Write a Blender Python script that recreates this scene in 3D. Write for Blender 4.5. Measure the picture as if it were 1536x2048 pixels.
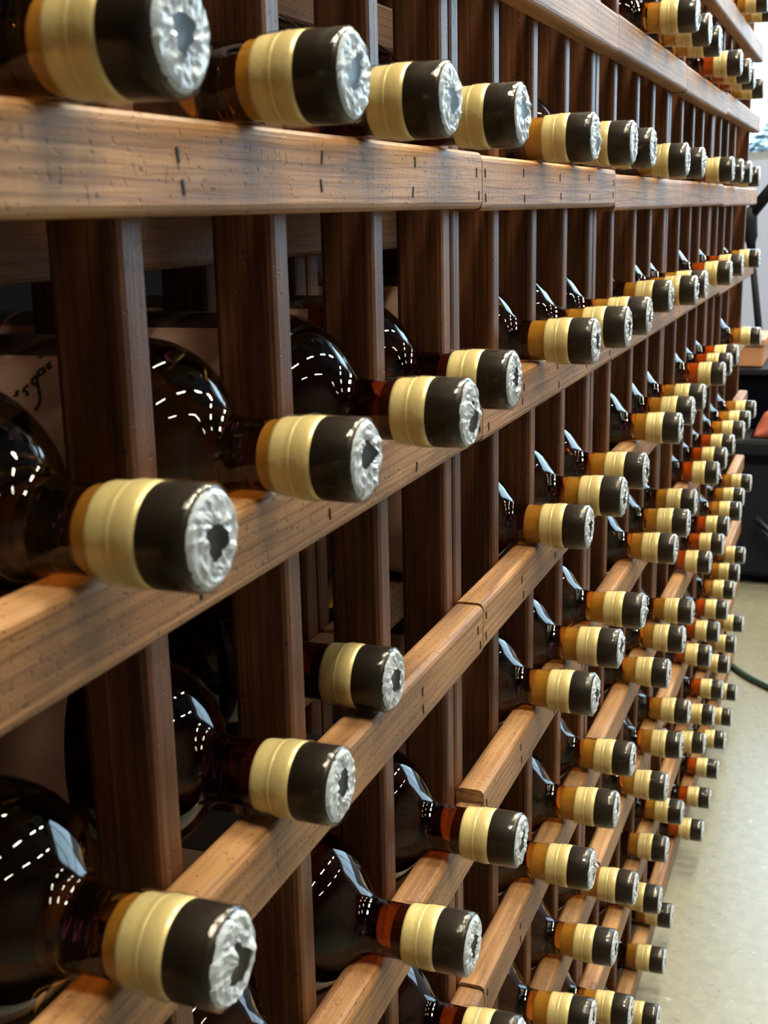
import bpy, bmesh, math, random
from mathutils import Vector, Matrix, noise

random.seed(7)
for o in list(bpy.data.objects):
    bpy.data.objects.remove(o, do_unlink=True)
SC = bpy.context.scene
COL = SC.collection

# ------------------------------------------------------------------ camera
H = 0.843                 # lens height above the floor; x runs along the rack, y into it
F_PX, PITCH, YAW, ROLL = 2481.1, 0.23923, 0.36746, -0.02198
fw = Vector((math.cos(PITCH) * math.cos(YAW), math.cos(PITCH) * math.sin(YAW), -math.sin(PITCH)))
rt = fw.cross(Vector((0, 0, 1))).normalized()
up = rt.cross(fw)
c_, s_ = math.cos(ROLL), math.sin(ROLL)
rt, up = c_ * rt + s_ * up, c_ * up - s_ * rt
cam_d = bpy.data.cameras.new('camera')
cam = bpy.data.objects.new('camera', cam_d)
COL.objects.link(cam)
cam_d.sensor_fit = 'VERTICAL'
cam_d.sensor_height = 36.0
cam_d.lens = F_PX / 2048 * 36.0
cam_d.clip_start = 0.02
cam_d.clip_end = 300
cam_d.dof.use_dof = True
cam_d.dof.focus_distance = 0.70
cam_d.dof.aperture_fstop = 28.0
m = Matrix((rt, up, -fw)).transposed().to_4x4()
m.translation = Vector((0, 0, H))
cam.matrix_world = m
SC.camera = cam

# ------------------------------------------------------------------ world, exposure
W = bpy.data.worlds.new('overcast_sky')
SC.world = W
W.use_nodes = True
bg = W.node_tree.nodes['Background']
bg.inputs['Color'].default_value = (0.52, 0.77, 1.0, 1)
bg.inputs['Strength'].default_value = 9.0
SC.view_settings.view_transform = 'Standard'
SC.view_settings.look = 'None'
SC.view_settings.gamma = 1.0
SC.view_settings.use_curve_mapping = False
SC.view_settings.exposure = 0.0
cy = SC.cycles
cy.max_bounces, cy.diffuse_bounces, cy.glossy_bounces, cy.transmission_bounces, cy.transparent_max_bounces = 9, 3, 3, 6, 8
cy.use_adaptive_sampling, cy.adaptive_threshold = True, 0.06
cy.sample_clamp_indirect = 8.0
cy.use_light_tree = False
LAMP_STRENGTH = 105.0
LAMP_COLOR = (1.0, 0.90, 0.66)

# ------------------------------------------------------------------ node helpers
def mat(name):
    m = bpy.data.materials.new(name)
    m.use_nodes = True
    nt = m.node_tree
    return m, nt, nt.nodes['Principled BSDF'], nt.nodes['Material Output']

def N(nt, t, **kw):
    n = nt.nodes.new(t)
    for k, v in kw.items():
        if k in n.inputs:
            n.inputs[k].default_value = v
        else:
            setattr(n, k, v)
    return n

def ramp(nt, stops, interp='LINEAR'):
    n = nt.nodes.new('ShaderNodeValToRGB')
    n.color_ramp.interpolation = interp
    e = n.color_ramp.elements
    while len(e) < len(stops):
        e.new(0.5)
    for k, (p, c) in enumerate(stops):
        e[k].position = p
        e[k].color = (*c, 1)
    return n

def plain(name, col, rough=0.5, metal=0.0, coat=0.0, spec=0.5, bump=0.0, bscale=200.0):
    m, nt, b, out = mat(name)
    b.inputs['Base Color'].default_value = (*col, 1)
    b.inputs['Roughness'].default_value = rough
    b.inputs['Metallic'].default_value = metal
    b.inputs['Coat Weight'].default_value = coat
    b.inputs['Coat Roughness'].default_value = 0.12
    b.inputs['Specular IOR Level'].default_value = spec
    if bump:
        tc = N(nt, 'ShaderNodeTexCoord')
        nz = N(nt, 'ShaderNodeTexNoise', Scale=bscale, Detail=4.0)
        bp = N(nt, 'ShaderNodeBump', Strength=bump, Distance=0.001)
        nt.links.new(tc.outputs['Object'], nz.inputs['Vector'])
        nt.links.new(nz.outputs['Fac'], bp.inputs['Height'])
        nt.links.new(bp.outputs['Normal'], b.inputs['Normal'])
    return m

def wood(name, dark, mid, light, axis, rough=0.55, saw=0.0, coat=0.0):
    """stained softwood; axis = index of the grain direction"""
    m, nt, b, out = mat(name)
    tc = N(nt, 'ShaderNodeTexCoord')
    oi = N(nt, 'ShaderNodeObjectInfo')
    off = N(nt, 'ShaderNodeVectorMath', operation='SCALE')
    off.inputs[0].default_value = (37.0, 53.0, 71.0)
    nt.links.new(oi.outputs['Random'], off.inputs['Scale'])
    add = N(nt, 'ShaderNodeVectorMath', operation='ADD')
    nt.links.new(tc.outputs['Object'], add.inputs[0])
    nt.links.new(off.outputs[0], add.inputs[1])
    mp = N(nt, 'ShaderNodeMapping')
    sc = [260.0, 260.0, 260.0]
    sc[axis] = 9.0
    mp.inputs['Scale'].default_value = sc
    nt.links.new(add.outputs[0], mp.inputs['Vector'])
    n1 = N(nt, 'ShaderNodeTexNoise', Scale=1.0, Detail=5.0, Roughness=0.6, Distortion=0.6)
    nt.links.new(mp.outputs[0], n1.inputs['Vector'])
    mp2 = N(nt, 'ShaderNodeMapping')
    sc2 = [34.0, 34.0, 34.0]
    sc2[axis] = 7.0
    mp2.inputs['Scale'].default_value = sc2
    nt.links.new(add.outputs[0], mp2.inputs['Vector'])
    n2 = N(nt, 'ShaderNodeTexNoise', Scale=1.0, Detail=3.0, Roughness=0.55)
    nt.links.new(mp2.outputs[0], n2.inputs['Vector'])
    mx = N(nt, 'ShaderNodeMath', operation='MULTIPLY_ADD')
    mx.inputs[1].default_value = 0.45
    nt.links.new(n1.outputs['Fac'], mx.inputs[0])
    mul = N(nt, 'ShaderNodeMath', operation='MULTIPLY')
    mul.inputs[1].default_value = 0.55
    nt.links.new(n2.outputs['Fac'], mul.inputs[0])
    nt.links.new(mul.outputs[0], mx.inputs[2])
    cr = ramp(nt, [(0.30, dark), (0.50, mid), (0.70, light)])
    nt.links.new(mx.outputs[0], cr.inputs['Fac'])
    # scattered dark pits
    n3 = N(nt, 'ShaderNodeTexNoise', Scale=420.0, Detail=2.0, Roughness=0.5)
    nt.links.new(add.outputs[0], n3.inputs['Vector'])
    pit = ramp(nt, [(0.30, (0.25, 0.2, 0.16)), (0.37, (1, 1, 1))])
    nt.links.new(n3.outputs['Fac'], pit.inputs['Fac'])
    mpw = N(nt, 'ShaderNodeMapping')
    scw = [1.0, 1.0, 1.0]
    scw[axis] = 0.10
    mpw.inputs['Scale'].default_value = scw
    nt.links.new(add.outputs[0], mpw.inputs['Vector'])
    wv = N(nt, 'ShaderNodeTexWave', Scale=70.0, Distortion=7.0, Detail=2.0)
    wv.inputs['Detail Scale'].default_value = 0.6
    wv.bands_direction = 'Z' if axis == 0 else 'Y'
    nt.links.new(mpw.outputs[0], wv.inputs['Vector'])
    lines = ramp(nt, [(0.0, (0.55, 0.48, 0.42)), (0.16, (0.93, 0.92, 0.9)), (1.0, (1, 1, 1))])
    nt.links.new(wv.outputs['Fac'], lines.inputs['Fac'])
    ml = N(nt, 'ShaderNodeMix', data_type='RGBA', blend_type='MULTIPLY')
    ml.inputs[0].default_value = 0.8
    nt.links.new(cr.outputs['Color'], ml.inputs[6])
    nt.links.new(lines.outputs['Color'], ml.inputs[7])
    mc = N(nt, 'ShaderNodeMix', data_type='RGBA', blend_type='MULTIPLY')
    mc.inputs[0].default_value = 0.55
    nt.links.new(ml.outputs[2], mc.inputs[6])
    nt.links.new(pit.outputs['Color'], mc.inputs[7])
    nt.links.new(mc.outputs[2], b.inputs['Base Color'])
    b.inputs['Roughness'].default_value = rough
    b.inputs['Coat Weight'].default_value = coat
    b.inputs['Coat Roughness'].default_value = 0.3
    hsum = N(nt, 'ShaderNodeMath', operation='ADD')
    nt.links.new(n1.outputs['Fac'], hsum.inputs[0])
    hp = N(nt, 'ShaderNodeMath', operation='MULTIPLY')
    hp.inputs[1].default_value = 0.7
    nt.links.new(pit.outputs['Color'], hp.inputs[0])
    nt.links.new(hp.outputs[0], hsum.inputs[1])
    if saw:
        mps = N(nt, 'ShaderNodeMapping')
        mps.inputs['Rotation'].default_value = (0, math.radians(18), 0)
        mps.inputs['Scale'].default_value = (260, 6, 9)
        nt.links.new(add.outputs[0], mps.inputs['Vector'])
        ns = N(nt, 'ShaderNodeTexNoise', Scale=1.0, Detail=2.0)
        nt.links.new(mps.outputs[0], ns.inputs['Vector'])
        hs = N(nt, 'ShaderNodeMath', operation='MULTIPLY_ADD')
        hs.inputs[1].default_value = saw
        nt.links.new(ns.outputs['Fac'], hs.inputs[0])
        nt.links.new(hsum.outputs[0], hs.inputs[2])
        hsum = hs
    bp = N(nt, 'ShaderNodeBump', Strength=0.55, Distance=0.0008)
    nt.links.new(hsum.outputs[0], bp.inputs['Height'])
    nt.links.new(bp.outputs['Normal'], b.inputs['Normal'])
    return m

def glass(name, col, rough=0.02, ior=1.42):
    m, nt, b, out = mat(name)
    b.inputs['Base Color'].default_value = (*col, 1)
    b.inputs['Transmission Weight'].default_value = 1.0
    b.inputs['Roughness'].default_value = rough
    b.inputs['IOR'].default_value = ior
    return m

def film(name, haze, col=(0.85, 0.9, 1.0), rough=0.12, bump=0.0, gloss=False, rim=0.6):
    """thin clear plastic: see-through with a glossy, slightly milky surface"""
    m, nt, b, out = mat(name)
    b.inputs['Base Color'].default_value = (*col, 1)
    b.inputs['Roughness'].default_value = rough
    b.inputs['Specular IOR Level'].default_value = 0.9
    tr = N(nt, 'ShaderNodeBsdfTransparent')
    tr.inputs['Color'].default_value = (0.97, 0.97, 0.95, 1)
    fr = N(nt, 'ShaderNodeLayerWeight', Blend=0.5)          # facing: the same from both sides of the sheet
    pw_ = N(nt, 'ShaderNodeMath', operation='POWER')
    pw_.inputs[1].default_value = 4.0
    nt.links.new(fr.outputs['Facing'], pw_.inputs[0])
    ad = N(nt, 'ShaderNodeMath', operation='MULTIPLY_ADD', use_clamp=True)
    ad.inputs[1].default_value = rim
    ad.inputs[2].default_value = haze + 0.04
    nt.links.new(pw_.outputs[0], ad.inputs[0])
    mx = N(nt, 'ShaderNodeMixShader')
    nt.links.new(ad.outputs[0], mx.inputs[0])
    nt.links.new(tr.outputs[0], mx.inputs[1])
    if gloss:
        g_ = N(nt, 'ShaderNodeBsdfGlossy', Roughness=rough)
        nt.nodes.remove(b)
        b = g_
    nt.links.new(b.outputs[0], mx.inputs[2])
    nt.links.new(mx.outputs[0], out.inputs['Surface'])
    if bump:
        tc = N(nt, 'ShaderNodeTexCoord')
        nz = N(nt, 'ShaderNodeTexNoise', Scale=330.0, Detail=3.0, Roughness=0.6)
        bp = N(nt, 'ShaderNodeBump', Strength=bump, Distance=0.0008)
        nt.links.new(tc.outputs['Object'], nz.inputs['Vector'])
        nt.links.new(nz.outputs['Fac'], bp.inputs['Height'])
        nt.links.new(bp.outputs['Normal'], b.inputs['Normal'])
        nt.links.new(bp.outputs['Normal'], fr.inputs['Normal'])
    return m

def emit(name, col, strength):
    m, nt, b, out = mat(name)
    e = N(nt, 'ShaderNodeEmission')
    e.inputs['Color'].default_value = (*col, 1)
    e.inputs['Strength'].default_value = strength
    nt.links.new(e.outputs[0], out.inputs['Surface'])
    return m

M = {}
M['rail'] = wood('rail_wood', (0.085, 0.032, 0.010), (0.265, 0.130, 0.050), (0.42, 0.235, 0.100), 0, rough=0.55, saw=0.25)
M['post'] = wood('post_wood', (0.040, 0.011, 0.004), (0.125, 0.042, 0.014), (0.27, 0.110, 0.040), 2, rough=0.5, coat=0.0)
M['rear'] = wood('rear_wood', (0.06, 0.028, 0.014), (0.15, 0.075, 0.038), (0.24, 0.13, 0.07), 0, rough=0.6)
M['amber'] = glass('amber_glass', (0.58, 0.26, 0.045))
M['dark'] = glass('dark_brown_glass', (0.22, 0.05, 0.016))
M['red'] = glass('russet_glass', (0.60, 0.17, 0.03))
M['cork_amber'] = plain('pale_cork', (0.88, 0.84, 0.58), 0.8, bump=0.3)
M['cork_dark'] = plain('brown_cork', (0.10, 0.045, 0.025), 0.8, bump=0.3)
M['cork_red'] = plain('russet_cork', (0.72, 0.36, 0.16), 0.8, bump=0.3)
M['gold'] = plain('gold_paper_seal', (0.62, 0.50, 0.235), 0.42, metal=0.22, coat=0.25, bump=0.15, bscale=500)
M['cap'] = plain('black_cap', (0.010, 0.007, 0.005), 0.4, spec=0.3, bump=0.1, bscale=300)
M['film'] = film('crinkled_film', 0.46, col=(0.72, 0.83, 1.0), rough=0.07, bump=0.4)
M['sleeve'] = film('clear_sleeve', -0.015, rim=0.5, rough=0.06, bump=0.35, gloss=True)
M['label'] = plain('tan_label_paper', (0.42, 0.25, 0.18), 0.7, bump=0.08)
M['label_dark'] = plain('black_label_paper', (0.035, 0.022, 0.018), 0.55)
M['ink'] = plain('black_ink', (0.008, 0.006, 0.006), 0.6)
M['ink_pale'] = plain('pale_ink', (0.30, 0.26, 0.22), 0.6)
M['steel'] = plain('dark_staple', (0.03, 0.018, 0.01), 0.5, metal=0.6)
M['black'] = plain('matt_black', (0.004, 0.005, 0.009), 0.75, spec=0.25)
M['navy'] = plain('dark_navy_paint', (0.002, 0.002, 0.005), 0.9, spec=0.03)
M['wall'] = plain('pale_wall_paint', (0.36, 0.42, 0.62), 0.75, bump=0.05, bscale=60)
M['ceil'] = plain('charcoal_ceiling', (0.10, 0.10, 0.10), 0.85)
M['dim'] = plain('grey_brown_wall', (0.22, 0.19, 0.16), 0.8)
M['alu'] = plain('grey_aluminium', (0.45, 0.47, 0.5), 0.35, metal=0.8)
M['chrome'] = plain('chrome', (0.8, 0.82, 0.85), 0.12, metal=1.0)
M['carton'] = plain('brown_board', (0.42, 0.20, 0.10), 0.6)
M['maroon'] = plain('red_brown_cloth', (0.30, 0.07, 0.045), 0.8, bump=0.4, bscale=90)
M['cable'] = plain('dark_green_rubber', (0.012, 0.03, 0.026), 0.4)
M['asphalt'] = plain('pale_pavement', (0.5, 0.53, 0.58), 0.9)
M['bark'] = plain('grey_bark', (0.16, 0.15, 0.14), 0.9)
M['needle'] = plain('grey_green_needles', (0.30, 0.34, 0.34), 0.9)
M['amber_plastic'] = plain('amber_plastic', (0.7, 0.32, 0.05), 0.3, coat=0.5)
M['pane'] = film('window_glass', 0.0, rough=0.0, gloss=True)
M['lamp'] = emit('lamp_diffuser', LAMP_COLOR, LAMP_STRENGTH)
M['violet'] = emit('violet_led', (0.22, 0.07, 1.0), 0.45)

def floor_mat():
    m, nt, b, out = mat('flake_epoxy')
    tc = N(nt, 'ShaderNodeTexCoord')
    v = N(nt, 'ShaderNodeTexVoronoi', Scale=260.0)
    nt.links.new(tc.outputs['Object'], v.inputs['Vector'])
    v2 = N(nt, 'ShaderNodeTexNoise', Scale=60.0, Detail=3.0)
    nt.links.new(tc.outputs['Object'], v2.inputs['Vector'])
    cr = ramp(nt, [(0.0, (0.10, 0.095, 0.08)), (0.12, (0.175, 0.168, 0.135)), (0.90, (0.195, 0.188, 0.150)), (1.0, (0.32, 0.32, 0.29))])
    nt.links.new(v.outputs['Color'], cr.inputs['Fac'])
    c2 = ramp(nt, [(0.3, (0.8, 0.8, 0.78)), (0.7, (1, 1, 1))])
    nt.links.new(v2.outputs['Fac'], c2.inputs['Fac'])
    mx = N(nt, 'ShaderNodeMix', data_type='RGBA', blend_type='MULTIPLY')
    mx.inputs[0].default_value = 1.0
    nt.links.new(cr.outputs['Color'], mx.inputs[6])
    nt.links.new(c2.outputs['Color'], mx.inputs[7])
    nt.links.new(mx.outputs[2], b.inputs['Base Color'])
    b.inputs['Roughness'].default_value = 0.33
    b.inputs['Specular IOR Level'].default_value = 0.6
    return m
M['floor'] = floor_mat()

# ------------------------------------------------------------------ mesh helpers
def new_mesh(name, verts, faces, material, smooth=False):
    me = bpy.data.meshes.new(name)
    me.from_pydata([tuple(v) for v in verts], [], faces)
    me.materials.append(material)
    if smooth:
        for p in me.polygons:
            p.use_smooth = True
    me.update()
    return me

def link(name, me, parent=None, loc=(0, 0, 0)):
    o = bpy.data.objects.new(name, me)
    COL.objects.link(o)
    o.location = loc
    if parent:
        o.parent = parent
    return o

def tag(o, label=None, cat=None, group=None, kind=None):
    for k, v in (('label', label), ('category', cat), ('group', group), ('kind', kind)):
        if v:
            o[k] = v
    return o

def thing(name, label, cat, loc=(0, 0, 0), group=None):
    o = bpy.data.objects.new(name, None)
    COL.objects.link(o)
    o.location = loc
    o.empty_display_size = 0.02
    return tag(o, label, cat, group)

def box_mesh(name, lo, hi, material, bevel=0.0, seg=2, along=None):
    bm = bmesh.new()
    bmesh.ops.create_cube(bm, size=1.0)
    for v in bm.verts:
        v.co = Vector([lo[k] + (v.co[k] + 0.5) * (hi[k] - lo[k]) for k in range(3)])
    if bevel:
        ed = bm.edges[:]
        if along is not None:                    # round only the edges that run along this axis
            ed = [e for e in ed if abs((e.verts[0].co - e.verts[1].co).normalized()[along]) > .9]
        bmesh.ops.bevel(bm, geom=ed, offset=bevel, segments=seg, profile=0.5, affect='EDGES')
    me = bpy.data.meshes.new(name)
    bm.to_mesh(me)
    bm.free()
    me.materials.append(material)
    return me

def box(name, lo, hi, material, parent=None, bevel=0.0, seg=2):
    """box given in world space; the object's origin is at the middle of its base"""
    c = Vector(((lo[0] + hi[0]) / 2, (lo[1] + hi[1]) / 2, lo[2]))
    me = box_mesh(name, Vector(lo) - c, Vector(hi) - c, material, bevel, seg)
    return link(name, me, parent, c - (parent.location if parent else Vector((0, 0, 0))))

def tube_mesh(name, pts, radii, material, n=12):
    pts = [Vector(p) for p in pts]
    verts, faces = [], []
    for i, p in enumerate(pts):
        t = (pts[min(i + 1, len(pts) - 1)] - pts[max(i - 1, 0)]).normalized()
        a = t.cross(Vector((0.13, 0.21, 0.97)))
        if a.length < 1e-3:
            a = t.cross(Vector((1, 0, 0)))
        a.normalize()
        b = t.cross(a)
        r = radii[i] if isinstance(radii, (list, tuple)) else radii
        for k in range(n):
            th = 2 * math.pi * k / n
            verts.append(p + (a * math.cos(th) + b * math.sin(th)) * r)
    for i in range(len(pts) - 1):
        for k in range(n):
            k2 = (k + 1) % n
            faces.append((i * n + k, i * n + k2, (i + 1) * n + k2, (i + 1) * n + k))
    faces.append(tuple(range(n))[::-1])
    faces.append(tuple((len(pts) - 1) * n + k for k in range(n)))
    return new_mesh(name, verts, faces, material, True)

# bottle frame: s runs back from the cap end along +y, the root sits under the body
SB, RB = 0.15, 0.0385
def bp(s, r, th):
    return (r * math.cos(th), s - SB, r * math.sin(th) + RB)

def lathe(name, prof, material, n=48):
    verts, faces, rings = [], [], []
    for s, r in prof:
        if r < 1e-6:
            rings.append([len(verts)])
            verts.append(bp(s, 0, 0))
        else:
            rings.append(list(range(len(verts), len(verts) + n)))
            verts += [bp(s, r, 2 * math.pi * k / n) for k in range(n)]
    for a, b in zip(rings[:-1], rings[1:]):
        for k in range(n):
            k2 = (k + 1) % n
            if len(a) == 1:
                faces.append((a[0], b[k2], b[k]))
            elif len(b) == 1:
                faces.append((a[k], a[k2], b[0]))
            else:
                faces.append((a[k], a[k2], b[k2], b[k]))
    me = new_mesh(name, verts, faces, material, True)
    bm = bmesh.new()
    bm.from_mesh(me)
    bmesh.ops.recalc_face_normals(bm, faces=bm.faces[:])
    bm.to_mesh(me)
    bm.free()
    return me

# ------------------------------------------------------------------ the room
XW, YW, YR, XB, ZC = 4.3, 0.72, -4.2, -2.6, 2.75      # far wall, wall behind the rack, viewer-side wall, back wall, ceiling
fl = box('floor', (XB, YR, -0.1), (XW, YW, 0.0), M['floor']); tag(fl, kind='structure')
ce = box('ceiling', (XB, YR, ZC), (XW, YW, ZC + 0.1), M['ceil']); tag(ce, kind='structure')
tag(box('wall_left', (XB, YW, -0.1), (XW + 0.15, YW + 0.15, ZC + 0.1), M['navy']), kind='structure')
tag(box('wall_right', (XB, YR - 0.15, -0.1), (XW + 0.15, YR, ZC + 0.1), M['dim']), kind='structure')
tag(box('wall_back', (XB - 0.15, YR - 0.15, -0.1), (XB, YW + 0.15, ZC + 0.1), M['dim']), kind='structure')
# far wall with a wide window opening
WY0, WY1, WZ0, WZ1 = -3.3, 0.56, 0.97, 2.35
wf = bpy.data.objects.new('wall_far', None); COL.objects.link(wf); tag(wf, kind='structure')
wf.location = (XW, 0, 0)
for lo, hi in (((XW, YR, -0.1), (XW + 0.15, YW, WZ0)), ((XW, YR, WZ1), (XW + 0.15, YW, ZC + 0.1)),
               ((XW, YR, WZ0), (XW + 0.15, WY0, WZ1)), ((XW, WY1, WZ0), (XW + 0.15, YW, WZ1))):
    box('wall_section', lo, hi, M['wall'], wf)
npan = 4
pw = (WY1 - WY0) / npan
for k in range(npan):
    y0, y1 = WY0 + k * pw, WY0 + (k + 1) * pw
    w = bpy.data.objects.new('window_%d' % (npan - k), None); COL.objects.link(w); tag(w, kind='structure')
    w.location = (XW + 0.06, (y0 + y1) / 2, WZ0)
    t_ = 0.028
    for lo, hi in (((XW + .04, y0, WZ0), (XW + .09, y0 + t_, WZ1)), ((XW + .04, y1 - t_, WZ0), (XW + .09, y1, WZ1)),
                   ((XW + .04, y0 + t_, WZ0), (XW + .09, y1 - t_, WZ0 + t_)), ((XW + .04, y0 + t_, WZ1 - t_), (XW + .09, y1 - t_, WZ1))):
        box('window_frame', lo, hi, M['alu'], w)
    box('pane', (XW + .062, y0 + t_, WZ0 + t_), (XW + .066, y1 - t_, WZ1 - t_), M['pane'], w)
tag(box('pavement', (XW + 0.15, -40, -0.25), (60, 40, -0.12), M['asphalt']), kind='structure')

# ceiling light panels
lamp_frame = None
spots = [(x, y) for x in (0.15, 1.35, 2.55, 3.6) for y in (-0.22, -1.6, -3.0)]
ORD = ['first', 'second', 'third', 'fourth', 'fifth', 'sixth', 'seventh', 'eighth', 'ninth', 'tenth']
for k, (x, y) in enumerate(spots):
    L = thing('ceiling_light', 'flat ceiling light panel, row %s from the back, %s from the rack' % (ORD[k // 3], ORD[k % 3]), 'ceiling light', (x, y, ZC - 0.05), 'ceiling light panels')
    w, l = (0.14, 0.34) if k % 3 == 0 else (0.04, 0.26)
    for lo, hi in (((x - l - .02, y - w - .02, ZC - .05), (x + l + .02, y - w, ZC)), ((x - l - .02, y + w, ZC - .05), (x + l + .02, y + w + .02, ZC)),
                   ((x - l - .02, y - w, ZC - .05), (x - l, y + w, ZC)), ((x + l, y - w, ZC - .05), (x + l + .02, y + w, ZC))):
        box('frame', lo, hi, M['alu'], L)
    box('diffuser', (x - l, y - w, ZC - .04), (x + l, y + w, ZC - .03), M['lamp'], L)

# ------------------------------------------------------------------ the racks
D, RD, T, PD = 0.19824, 0.01649, 0.0147, 0.025       # post face, rail thickness, post width, post depth
XA = 0.32432
PX = {'Z': -0.1059, 'A': 0.0, 'B': 0.1, 'C': 0.1983, 'D1': 0.2942, 'D2': 0.3104, 'E': 0.3873, 'F': 0.4766, 'G': 0.5667,
      'H1': 0.6555, 'H2': 0.6705, 'I': 0.7449, 'J': 0.8555, 'K': 0.9444, 'L1': 1.0379, 'L2': 1.0529, 'M': 1.1468, 'N': 1.2449,
      'O': 1.3367, 'P1': 1.4372, 'P2': 1.4522, 'Q': 1.5387, 'R': 1.6367, 'S': 1.7469, 'T': 1.984}
PX = {k: v + XA for k, v in PX.items()}
ROW = [0.22748, 0.10983, -0.00191, -0.11945, -0.23798, -0.35427, -0.47579, -0.58919, -0.70753, -0.83715]
DZ = {(1, 3): .0009, (1, 5): .0033, (2, 1): .0012, (2, 3): -.003, (2, 4): -.0026, (2, 5): -.0043, (3, 2): -.0011, (3, 3): -.0017,
      (3, 4): -.0014, (3, 5): -.0059, (4, 2): .001, (4, 3): .0015, (4, 4): -.0005, (4, 5): -.0057, (5, 1): -.0021, (5, 2): .0062,
      (5, 3): .0059, (5, 4): -.0045, (5, 5): -.0038, (6, 2): .0021, (6, 3): .0056, (6, 4): .003, (6, 5): -.0007, (7, 2): .0012,
      (7, 3): .0032, (7, 4): -.0037, (7, 5): -.0073, (8, 2): .0029, (8, 4): -.0041, (8, 5): -.0054, (9, 3): -.0038, (9, 4): .0036, (9, 5): .0019}
RH = 0.0275
def rail_z(row, p):
    return H + ROW[row] + DZ.get((row, p), 0.0)

PANELS = {1: ['Z', 'A', 'B', 'C', 'D1'], 2: ['D2', 'E', 'F', 'G', 'H1'], 3: ['H2', 'I', 'J', 'K', 'L1'],
          4: ['L2', 'M', 'N', 'O', 'P1'], 5: ['P2', 'Q', 'R', 'S', 'T']}
SPAN = {1: (PX['Z'] - T, PX['D1']), 2: (PX['D1'] + .0012, PX['H1']), 3: (PX['H1'] + .0008, PX['L1']),
        4: (PX['L1'] + .0008, PX['P1']), 5: (PX['P1'] + .0008, PX['T'])}
RACK_LABEL = {1: 'nearest section of the brown wooden bottle rack, cut off by the left edge',
              2: 'second section of the wooden bottle rack, right of the first doubled post',
              3: 'middle section of the wooden bottle rack, third counting from the left',
              4: 'fourth section of the wooden bottle rack, holding russet bottles',
              5: 'farthest section of the wooden bottle rack, ending at the bright window'}
TOPZ = H + 0.36
post_me = box_mesh('post', (-T, 0, 0), (0, PD, TOPZ), M['post'], 0.0026, 2)
rear_post_me = box_mesh('rear_post', (-T, 0, 0), (0, PD, TOPZ), M['post'], 0.0026, 2)
staple_me = box_mesh('staple', (-0.0006, -0.0004, -0.0022), (0.0006, 0.0006, 0.0022), M['steel'])
RY = D + 0.081
for p, names in PANELS.items():
    x0, x1 = SPAN[p]
    R = thing('bottle_rack', RACK_LABEL[p], 'bottle rack', (x0, D, 0.0), 'sections of the bottle rack')
    for n in names:
        if n == 'T':
            box('side_panel', (PX['T'] - T, D, 0), (PX['T'], D + 0.2, TOPZ), M['post'], R, 0.002)
            continue
        link('post', post_me, R, Vector((PX[n], D, 0)) - R.location)
        link('rear_post', rear_post_me, R, Vector((PX[n], RY, 0)) - R.location)
    rail_me = box_mesh('rail', (0, -RD, 0), (x1 - x0, 0, RH), M['rail'], 0.0032, 3, 0)
    rear_me = box_mesh('rear_rail', (0, -0.015, 0), (x1 - x0, 0, 0.0245), M['rear'], 0.002, 2)
    for row in range(10):
        z = rail_z(row, p)
        rail = link('rail', rail_me, R, Vector((x0, D, z)) - R.location)
        if z - 0.0213 > 0.001:
            link('rear_rail', rear_me, R, Vector((x0, RY, z - 0.0213)) - R.location)
        if p <= 2 and row in (2, 3, 4, 5, 6):
            for n in names:
                for zz in (0.008, 0.0185):
                    st = link('staple', staple_me, rail, (PX[n] - T * random.uniform(.3, .7) - x0, -RD, zz + random.uniform(-.002, .002)))
                    st.rotation_euler.y = random.uniform(-.25, .25)

# ------------------------------------------------------------------ bottles
G_PROF = [(.0115, 0), (.0115, .0105), (.012, .0118), (.015, .0122), (.043, .0122), (.0467, .0127), (.0498, .0142), (.0528, .0174),
          (.0558, .0218), (.0593, .0264), (.0634, .0306), (.0684, .0343), (.074, .0369), (.0805, .0383), (.088, .0385), (.226, .0385),
          (.2315, .0380), (.2355, .0362), (.237, .0330), (.236, .028), (.233, .015), (.232, 0)]
def dense(prof, k=3):
    """Catmull-Rom through the profile so the shoulder is smooth"""
    out = []
    for i in range(len(prof) - 1):
        p0, p1, p2, p3 = prof[max(i - 1, 0)], prof[i], prof[i + 1], prof[min(i + 2, len(prof) - 1)]
        for j in range(k):
            t = j / k
            f = lambda a, b, c, d: .5 * (2 * b + (c - a) * t + (2 * a - 5 * b + 4 * c - d) * t * t + (3 * b - a - 3 * c + d) * t ** 3)
            out.append((f(p0[0], p1[0], p2[0], p3[0]), max(0.0, f(p0[1], p1[1], p2[1], p3[1]))))
    return out + [prof[-1]]
neck = G_PROF[:4]
shoulder = dense(G_PROF[4:15], 3)
G_FULL = neck + shoulder + G_PROF[15:]
glass_me = {k: lathe('glass', G_FULL, M[k], 56) for k in ('amber', 'dark', 'red')}
cork_me = {(k, e): lathe('cork', [(.0120, 0), (.0120, .0095), (e - .0008, .0095), (e, .0088), (e, 0)], M['cork_' + k], 24)
           for k in ('amber', 'dark', 'red') for e in (.0352, .0400)}
band_me = lathe('seal_band', [(.0296, .01225), (.0294, .0130), (.0282, .0133), (.0248, .0134), (.0226, .0135), (.0222, .0138), (.0218, .0135), (.0212, .0136),
                              (.0206, .0141), (.0180, .0140), (.0177, .0141), (.0158, .0141), (.0152, .0140), (.0147, .0136), (.0145, .0136), (.0143, .0128)], M['gold'], 48)
cap_me = lathe('cap', [(.0144, .0120), (.0144, .0136), (.0138, .0139), (.0020, .0139), (.0012, .0138), (.0004, .0132), (.0000, .0124), (.0002, .0100), (.0002, 0)], M['cap'], 48)

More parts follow.
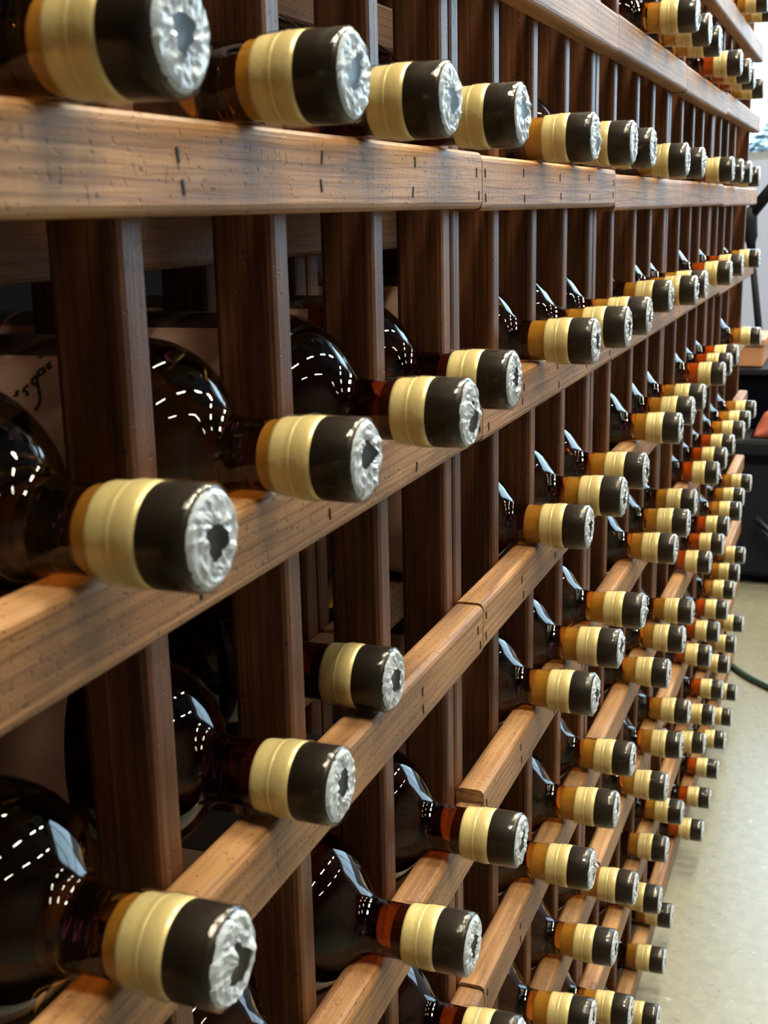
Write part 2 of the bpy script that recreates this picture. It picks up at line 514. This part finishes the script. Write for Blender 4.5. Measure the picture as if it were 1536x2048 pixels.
def sleeve_mesh(seed):
    n, verts, faces = 48, [], []
    ss = [-.0003, .0006, .006, .0115, .0138, .0150, .0165, .0190, .0210, .0230, .0250, .0270, .0290, .0310, .0330]
    rr = [.0132, .0142, .0142, .0142, .0141, .0141, .0143, .0144, .0142, .0140, .0139, .0138, .0137, .0134, .0131]
    for i, (s, r) in enumerate(zip(ss, rr)):
        for k in range(n):
            th = 2 * math.pi * k / n
            q = noise.noise(Vector((math.cos(th) * 2.2 + seed * 5, math.sin(th) * 2.2, s * 330)))
            e = q * (.0040 if i == len(ss) - 1 else 0.0)
            verts.append(bp(s + e, r + abs(q) * .0008 * (1 if i > 3 else .25), th))
    for i in range(len(ss) - 1):
        for k in range(n):
            k2 = (k + 1) % n
            faces.append((i * n + k, i * n + k2, (i + 1) * n + k2, (i + 1) * n + k))
    return new_mesh('shrink_sleeve', verts, faces, M['sleeve'], True)

def film_mesh(seed):
    """crinkled film folded over the cap end, with a ragged hole in the middle"""
    rnd = random.Random(seed)
    n, m_ = 44, 7
    hx, hz = rnd.uniform(-.0018, .0018), rnd.uniform(-.002, .002)
    kk = [rnd.uniform(.0030, .0072) for _ in range(7)]
    verts, faces = [], []
    for k in range(n):
        th = 2 * math.pi * k / n
        a = th / (2 * math.pi) * 7
        i0 = int(a) % 7
        f = a - int(a)
        h = kk[i0] * (1 - f) + kk[(i0 + 1) % 7] * f
        for j in range(m_):
            t = j / (m_ - 1)
            ro = .0131
            x = (1 - t) * (hx + h * math.cos(th)) + t * ro * math.cos(th)
            z = (1 - t) * (hz + h * math.sin(th)) + t * ro * math.sin(th)
            q = abs(noise.noise(Vector((x * 300 + seed * 3.1, z * 300, seed * 1.7)))) + .5 * abs(noise.noise(Vector((th * 5.0, t * 2.0, seed * 2.3))))
            dep = .0003 + .0023 * q * (1 - .55 * t)
            if j == m_ - 1:
                dep = -.0004
            verts.append((x, -SB - dep, z + RB))
    for k in range(n):
        k2 = (k + 1) % n
        for j in range(m_ - 1):
            faces.append((k * m_ + j, k * m_ + j + 1, k2 * m_ + j + 1, k2 * m_ + j))
    return new_mesh('crinkled_film', verts, faces, M['film'], False)

sleeves = [sleeve_mesh(k) for k in range(3)]
films = [film_mesh(k + 11) for k in range(7)]

def patch(name, th0, th1, s0, s1, r, material, curve=0.0, n=28):
    verts, faces = [], []
    for i in range(n + 1):
        f = i / n
        th = th0 + (th1 - th0) * f
        a = s0 + curve * (1 - math.cos((f - .5) * math.pi)) * 1.0
        for rr_ in (r, r - .0002):
            verts.append(bp(a, rr_, th))
            verts.append(bp(s1, rr_, th))
    for i in range(n):
        a, b = i * 4, (i + 1) * 4
        faces += [(a, b, b + 1, a + 1), (a + 2, a + 3, b + 3, b + 2), (a, a + 2, b + 2, b), (a + 1, b + 1, b + 3, a + 3)]
    faces += [(0, 1, 3, 2), (n * 4, n * 4 + 2, n * 4 + 3, n * 4 + 1)]
    return new_mesh(name, verts, faces, material, False)

label_me = patch('label', 2.08, 4.6, .086, .205, .03875, M['label'], .010)
head_me = patch('label_header', 0.2, 2.075, .090, .205, .03875, M['label_dark'], .012)

def stroke_mesh(name, lines, w, material, r=.0390):
    """handwriting laid on the label; each line is a list of (angle, s)"""
    verts, faces = [], []
    for l in lines:
        pts = []
        for i in range(len(l) - 1):
            for j in range(4):
                f = j / 4
                pts.append((l[i][0] + (l[i + 1][0] - l[i][0]) * f, l[i][1] + (l[i + 1][1] - l[i][1]) * f))
        pts.append(l[-1])
        base = len(verts)
        for i, (th, s) in enumerate(pts):
            a, b = pts[max(i - 1, 0)], pts[min(i + 1, len(pts) - 1)]
            dx, dy = (b[0] - a[0]) * RB, b[1] - a[1]
            L = math.hypot(dx, dy) or 1
            ww = w * (0.65 + 0.5 * math.sin(i * .9) ** 2)
            nx, ny = -dy / L * ww, dx / L * ww
            verts.append(bp(s + ny, r, th + nx / RB))
            verts.append(bp(s - ny, r, th - nx / RB))
        for i in range(len(pts) - 1):
            q = base + 2 * i
            faces.append((q, q + 1, q + 3, q + 2))
    return new_mesh(name, verts, faces, material)

EADS = [[(2.16, .103), (2.188, .1037), (2.231, .1031), (2.25, .1019), (2.221, .1018), (2.21, .103)],
        [(2.24, .1039), (2.25, .1053), (2.291, .1057), (2.329, .1046), (2.313, .1035), (2.257, .1036), (2.305, .103)],
        [(2.33, .1056), (2.361, .1065), (2.398, .1062), (2.426, .1047), (2.396, .1042), (2.338, .1052), (2.389, .1043), (2.473, .1023), (2.539, .1008), (2.59, .1005), (2.648, .1009), (2.649, .1019)],
        [(2.642, .1012), (2.616, .1006)],
        [(2.428, .1069), (2.45, .1082), (2.485, .1083), (2.497, .1067), (2.516, .1059), (2.531, .1068)],
        [(2.486, .1096), (2.508, .1113)], [(2.52, .1095), (2.541, .1114)], [(2.10, .1075), (2.118, .1094)]]
FLOUR = [[(1.824, .1023), (1.88, .1026), (1.917, .1033), (1.917, .1047), (1.972, .104), (1.992, .1021), (2.056, .0992)],
         [(2.09, .0985), (2.115, .0973), (2.169, .097), (2.192, .0983)], [(1.854, .1045), (1.971, .1028), (1.961, .1019)]]
eads_me = stroke_mesh('lettering', EADS, .0006, M['ink'])
flour_me = stroke_mesh('flourish', FLOUR, .00028, M['ink_pale'])

# row, column, how far the cap stands out of the post face (m)
BOTTLES = '''QR0.05 RS0.05 IJ1.0559 JK1.0547 KL1.0539 MN1.0553 NO1.0568 OP1.0541 QR1.0502
ZA2.05 AB2.0504 BC2.0491 CD2.0517 EF2.0469 FG2.0539 GH2.0524 IJ2.052 JK2.0534 MN2.0515 NO2.0533 OP2.0549 QR2.0501
ZA3.0506 AB3.0513 BC3.056 CD3.0482 EF3.0496 FG3.0533 GH3.053 IJ3.0417 JK3.0513 KL3.0496 MN3.0541 OP3.050 RS3.0477
ZA4.0496 AB4.0385 BC4.0215 EF4.0476 FG4.0532 GH4.0537 IJ4.0541 JK4.0523 KL4.0524 MN4.0516 NO4.05 OP4.0491 RS4.0553
AB5.05 BC5.0562 CD5.0528 EF5.0535 FG5.0536 GH5.0552 IJ5.0536 JK5.052 KL5.048 MN5.0493 NO5.0491 OP5.0492 PQ5.0526 QR5.053 RS5.0526
CD6.052 EF6.0537 FG6.0536 GH6.0501 IJ6.0512 JK6.0519 KL6.0492 MN6.0447 NO6.0501 OP6.0474 PQ6.0536 QR6.0498 RS6.0517
EF7.056 FG7.0546 GH7.0553 IJ7.0526 JK7.0532 KL7.0495 MN7.0493 NO7.0496 OP7.0511 PQ7.0498 QR7.0483 RS7.0475
GH8.0542 IJ8.0505 JK8.0425 KL8.0464 MN8.0469 NO8.0477 OP8.0493 PQ8.047 QR8.0482 RS8.05
IJ9.0527 JK9.0441 KL9.0391 MN9.0493 NO9.0479 OP9.048 PQ9.0465 QR9.0476 RS9.0449'''.split()
LEFT = {'D': 'D2', 'H': 'H2', 'L': 'L2', 'P': 'P2'}
RIGHT = {'D': 'D1', 'H': 'H1', 'L': 'L1', 'P': 'P1'}
SECT = {1: 'nearest', 2: 'second', 3: 'middle', 4: 'fourth', 5: 'farthest'}
COLW = {'ZA': 'first', 'AB': 'second', 'BC': 'third', 'CD': 'fourth', 'EF': 'left', 'FG': 'middle', 'GH': 'right', 'IJ': 'left', 'JK': 'middle',
        'KL': 'right', 'MN': 'left', 'NO': 'middle', 'OP': 'right', 'PQ': 'left', 'QR': 'middle', 'RS': 'right'}
KINDW = {'amber': 'amber', 'dark': 'dark brown', 'red': 'russet'}
def panel_of(ch):
    return 1 if ch in 'ZABC' else 2 if ch in 'DEFG' else 3 if ch in 'HIJK' else 4 if ch in 'LMNO' else 5
def neck_r(out):
    """largest radius of the part of the neck that lies on the rail"""
    s0 = out - RD
    return .0142 if s0 < .0210 else .0137 if s0 < .0290 else .0123
for i, code in enumerate(BOTTLES):
    cell, row, out = code[:2], int(code[2]), float(code[3:])
    p = panel_of(cell[0])
    xc = (PX[LEFT.get(cell[0], cell[0])] + PX[RIGHT.get(cell[1], cell[1])] - T) / 2
    zc = rail_z(row, p) + RH + neck_r(out) + 0.0006
    kind = 'red' if p == 4 else 'dark' if (cell in ('BC', 'CD') or code[:3] == 'AB4') else 'amber'
    note = ''
    if code[:3] == 'BC4':
        lab = 'dark brown bottle pushed far back, nearest rack section, fifth rail down, third column'
    else:
        lab = '%s bottle with gold seal, %s rack section, %s rail down, %s column' % (KINDW[kind], SECT[p], ORD[row], COLW[cell])
    b = thing('whiskey_bottle', lab, 'bottle', (xc, D - out + SB, zc - RB), 'bottles lying in the wooden rack')
    g = link('glass', glass_me[kind], b)
    link('cork', cork_me[kind, .0352 if p == 1 else .0400], g)
    link('seal_band', band_me, b)
    c = link('cap', cap_me, b)
    link('crinkled_film', films[(i * 5 + row) % 7], c)
    link('shrink_sleeve', sleeves[i % 3], b)
    if p <= 2:
        l = link('label', label_me, b)
        link('label_header', head_me, b)
        if code[:3] == 'AB3':
            link('lettering', eads_me, l)
        if code[:3] == 'CD3':
            link('flourish', flour_me, l)

# ------------------------------------------------------------------ behind the rack: violet light strip on the dark wall
ls = thing('light_strip', 'violet glowing light strip behind the bottle rack', 'light strip', (0.2, YW - 0.02, 0.66))
box('backing', (0.2, YW - .012, .655), (2.6, YW - .001, .685), M['black'], ls)
box('diffuser', (0.2, YW - .022, .660), (2.6, YW - .012, .680), M['violet'], ls)

# ------------------------------------------------------------------ beyond the end of the rack
def at(u, v, x):
    """the point seen at photo pixel (u, v) on the plane at distance x along the rack"""
    r = fw * F_PX + rt * (u - 768) + up * (1024 - v)
    return Vector((0, 0, H)) + r * (x / r.x)

case_x, case_top = 2.80, 0.335
case = thing('equipment_case', 'large black equipment case standing on the floor past the rack', 'case', (case_x + .2, -.1, 0))
box('body', (case_x, -.42, .02), (case_x + .42, .28, case_top), M['black'], case, .012)
for yy in (-.38, .17):
    box('foot', (case_x + .03, yy - .02, 0), (case_x + .08, yy + .02, .022), M['black'], case)
    box('foot', (case_x + .33, yy - .02, 0), (case_x + .38, yy + .02, .022), M['black'], case)
box('lid_edge', (case_x - .006, -.425, case_top - .05), (case_x + .0, .285, case_top - .035), M['navy'], case)
bx = thing('dark_crate', 'dark crate standing on the black equipment case', 'crate', (case_x + .25, .1, case_top + .001))
box('body', (case_x + .12, -.1, case_top + .001), (case_x + .38, .268, case_top + .13), M['navy'], bx, .006)
box('lid', (case_x + .11, -.11, case_top + .125), (case_x + .39, .274, case_top + .14), M['black'], bx, .003)
cb = thing('cardboard_box', 'orange-brown cardboard box on the dark crate beside the rack end', 'box', (case_x + .25, .15, case_top + .142))
box('body', (case_x + .13, .201, case_top + .142), (case_x + .33, .264, case_top + .197), M['carton'], cb, .003)
box('lid', (case_x + .125, .197, case_top + .190), (case_x + .335, .268, case_top + .205), M['carton'], cb, .002)
# crumpled cloth
vs, fs = [], []
nu, nv = 14, 10
for i in range(nu):
    for j in range(nv):
        a, b_ = i / (nu - 1), j / (nv - 1)
        h_ = math.sin(a * math.pi) ** .6 * math.sin(b_ * math.pi) ** .6
        z_ = .052 * h_ * (1 + .5 * noise.noise(Vector((a * 4, b_ * 4, 3)))) + .002
        vs.append((.09 * (a - .5), .11 * (b_ - .5), z_))
for i in range(nu - 1):
    for j in range(nv - 1):
        q = i * nv + j
        fs.append((q, q + nv, q + nv + 1, q + 1))
rim = [i * nv for i in range(nu)] + [(nu - 1) * nv + j for j in range(1, nv)] + [i * nv + nv - 1 for i in range(nu - 2, -1, -1)] + [j for j in range(nv - 2, 0, -1)]
fs.append(tuple(reversed(rim)))
cloth = link('cloth_bundle', new_mesh('cloth_bundle', vs, fs, M['maroon'], True), None, (case_x + .055, .155, case_top))
tag(cloth, 'crumpled red-brown cloth on the front edge of the black case', 'cloth')

# black boom stand behind the case
sx = 3.30
base = at(1531, 880, sx); hub = at(1516, 640, sx); top = at(1503, 500, sx); arm0 = at(1498, 440, sx); arm1 = at(1545, 375, sx)
foot = hub + (base - hub) * ((hub.z - 0.02) / (hub.z - base.z))
sd = thing('boom_stand', 'black boom stand rising behind the black case at the right edge', 'stand', (foot.x, foot.y, 0))
o_ = sd.location
link('pole', tube_mesh('pole', [foot - o_, hub - o_, top - o_], [.012, .009, .008], M['black']), sd)
link('clamp', tube_mesh('clamp', [top - o_, arm0 + (top - arm0) * .75 - o_, arm0 + (top - arm0) * .55 - o_, arm0 + (top - arm0) * .2 - o_, arm0 - o_, arm0 + Vector((0, 0, .03)) - o_],
                        [.010, .012, .018, .019, .021, .016], M['black']), sd)
link('boom_arm', tube_mesh('boom_arm', [arm0 + Vector((0, 0, .01)) - o_, arm1 - o_, arm1 + (arm1 - arm0) * 2 - o_], [.016, .015, .012], M['black']), sd)
for k in range(3):
    a = 2.1 * k + .4
    link('leg', tube_mesh('leg', [Vector((0, 0, .10)), Vector((math.cos(a) * .16, math.sin(a) * .16, .009))], [.009, .008], M['black']), sd)

# chrome tube leaning on the case
p0 = at(1514, 1040, case_x - .03); p1 = at(1546, 1072, case_x - .03)
dr = (p1 - p0)
q1 = p0 + dr * ((p0.z - .012) / (p0.z - p1.z))
tb = thing('chrome_tube', 'silver metal tube leaning on the front of the black case', 'tube', (q1.x, q1.y, 0))
link('tube', tube_mesh('tube', [p0 - tb.location, q1 - tb.location], .0085, M['chrome']), tb)
link('end_plug', tube_mesh('end_plug', [p0 - dr.normalized() * .004 - tb.location, p0 + dr.normalized() * .002 - tb.location], .0088, M['black']), tb)

# cable on the floor
def fl_at(u, v):
    r = fw * F_PX + rt * (u - 768) + up * (1024 - v)
    q = Vector((0, 0, H)) + r * (-(H - .006) / r.z)
    return q
pts = [fl_at(*q) for q in ((1440, 1308), (1458, 1326), (1478, 1342), (1500, 1356), (1522, 1367), (1545, 1378), (1580, 1392), (1640, 1400), (1700, 1380), (1740, 1330))]
cur = []
for i in range(len(pts) - 1):
    p0_, p1_, p2_, p3_ = pts[max(i - 1, 0)], pts[i], pts[i + 1], pts[min(i + 2, len(pts) - 1)]
    for j in range(6):
        t = j / 6
        cur.append(.5 * (2 * p1_ + (p2_ - p0_) * t + (2 * p0_ - 5 * p1_ + 4 * p2_ - p3_) * t * t + (3 * p1_ - p0_ - 3 * p2_ + p3_) * t ** 3))
cur.append(pts[-1])
for q in cur:
    q.z = .0058
tag(link('cable', tube_mesh('cable', cur, .0055, M['cable'], 10)), 'dark green cable curving over the speckled floor', 'cable')

# trees outside the window
def conifer(x, y, h, seed, label):
    rnd = random.Random(seed)
    t = thing('conifer_tree', label, 'tree', (x, y, -0.12), 'trees outside the window')
    link('trunk', tube_mesh('trunk', [(0, 0, 0), (0, 0, h * .5), (0, 0, h)], [.16, .10, .02], M['bark'], 8), t)
    vs, fs = [], []
    for k in range(900):
        z = h * (.18 + .82 * rnd.random() ** .8)
        r = (1 - z / h) * h * .24 + .1
        a = rnd.uniform(0, 6.283)
        rr = r * rnd.uniform(.25, 1)
        c = Vector((rr * math.cos(a), rr * math.sin(a), z - rr * .25))
        L = rnd.uniform(.2, .5)
        d1 = Vector((math.cos(a), math.sin(a), -.35)) * L
        d2 = Vector((-math.sin(a), math.cos(a), rnd.uniform(-.3, .3))) * L * .45
        q = len(vs)
        vs += [c - d1 * .5, c + d2, c + d1, c - d2]
        fs.append((q, q + 1, q + 2, q + 3))
    f = link('foliage', new_mesh('foliage', vs, fs, M['needle']), t)
    f['kind'] = 'stuff'
conifer(33, 2.55, 2.5, 1, 'low grey conifer seen through the far window next to the rack')
conifer(36, 2.45, 3.0, 2, 'taller conifer outside the window, nearer the right edge')
conifer(30, 1.6, 2.4, 3, 'conifer outside the window, just past the right edge')
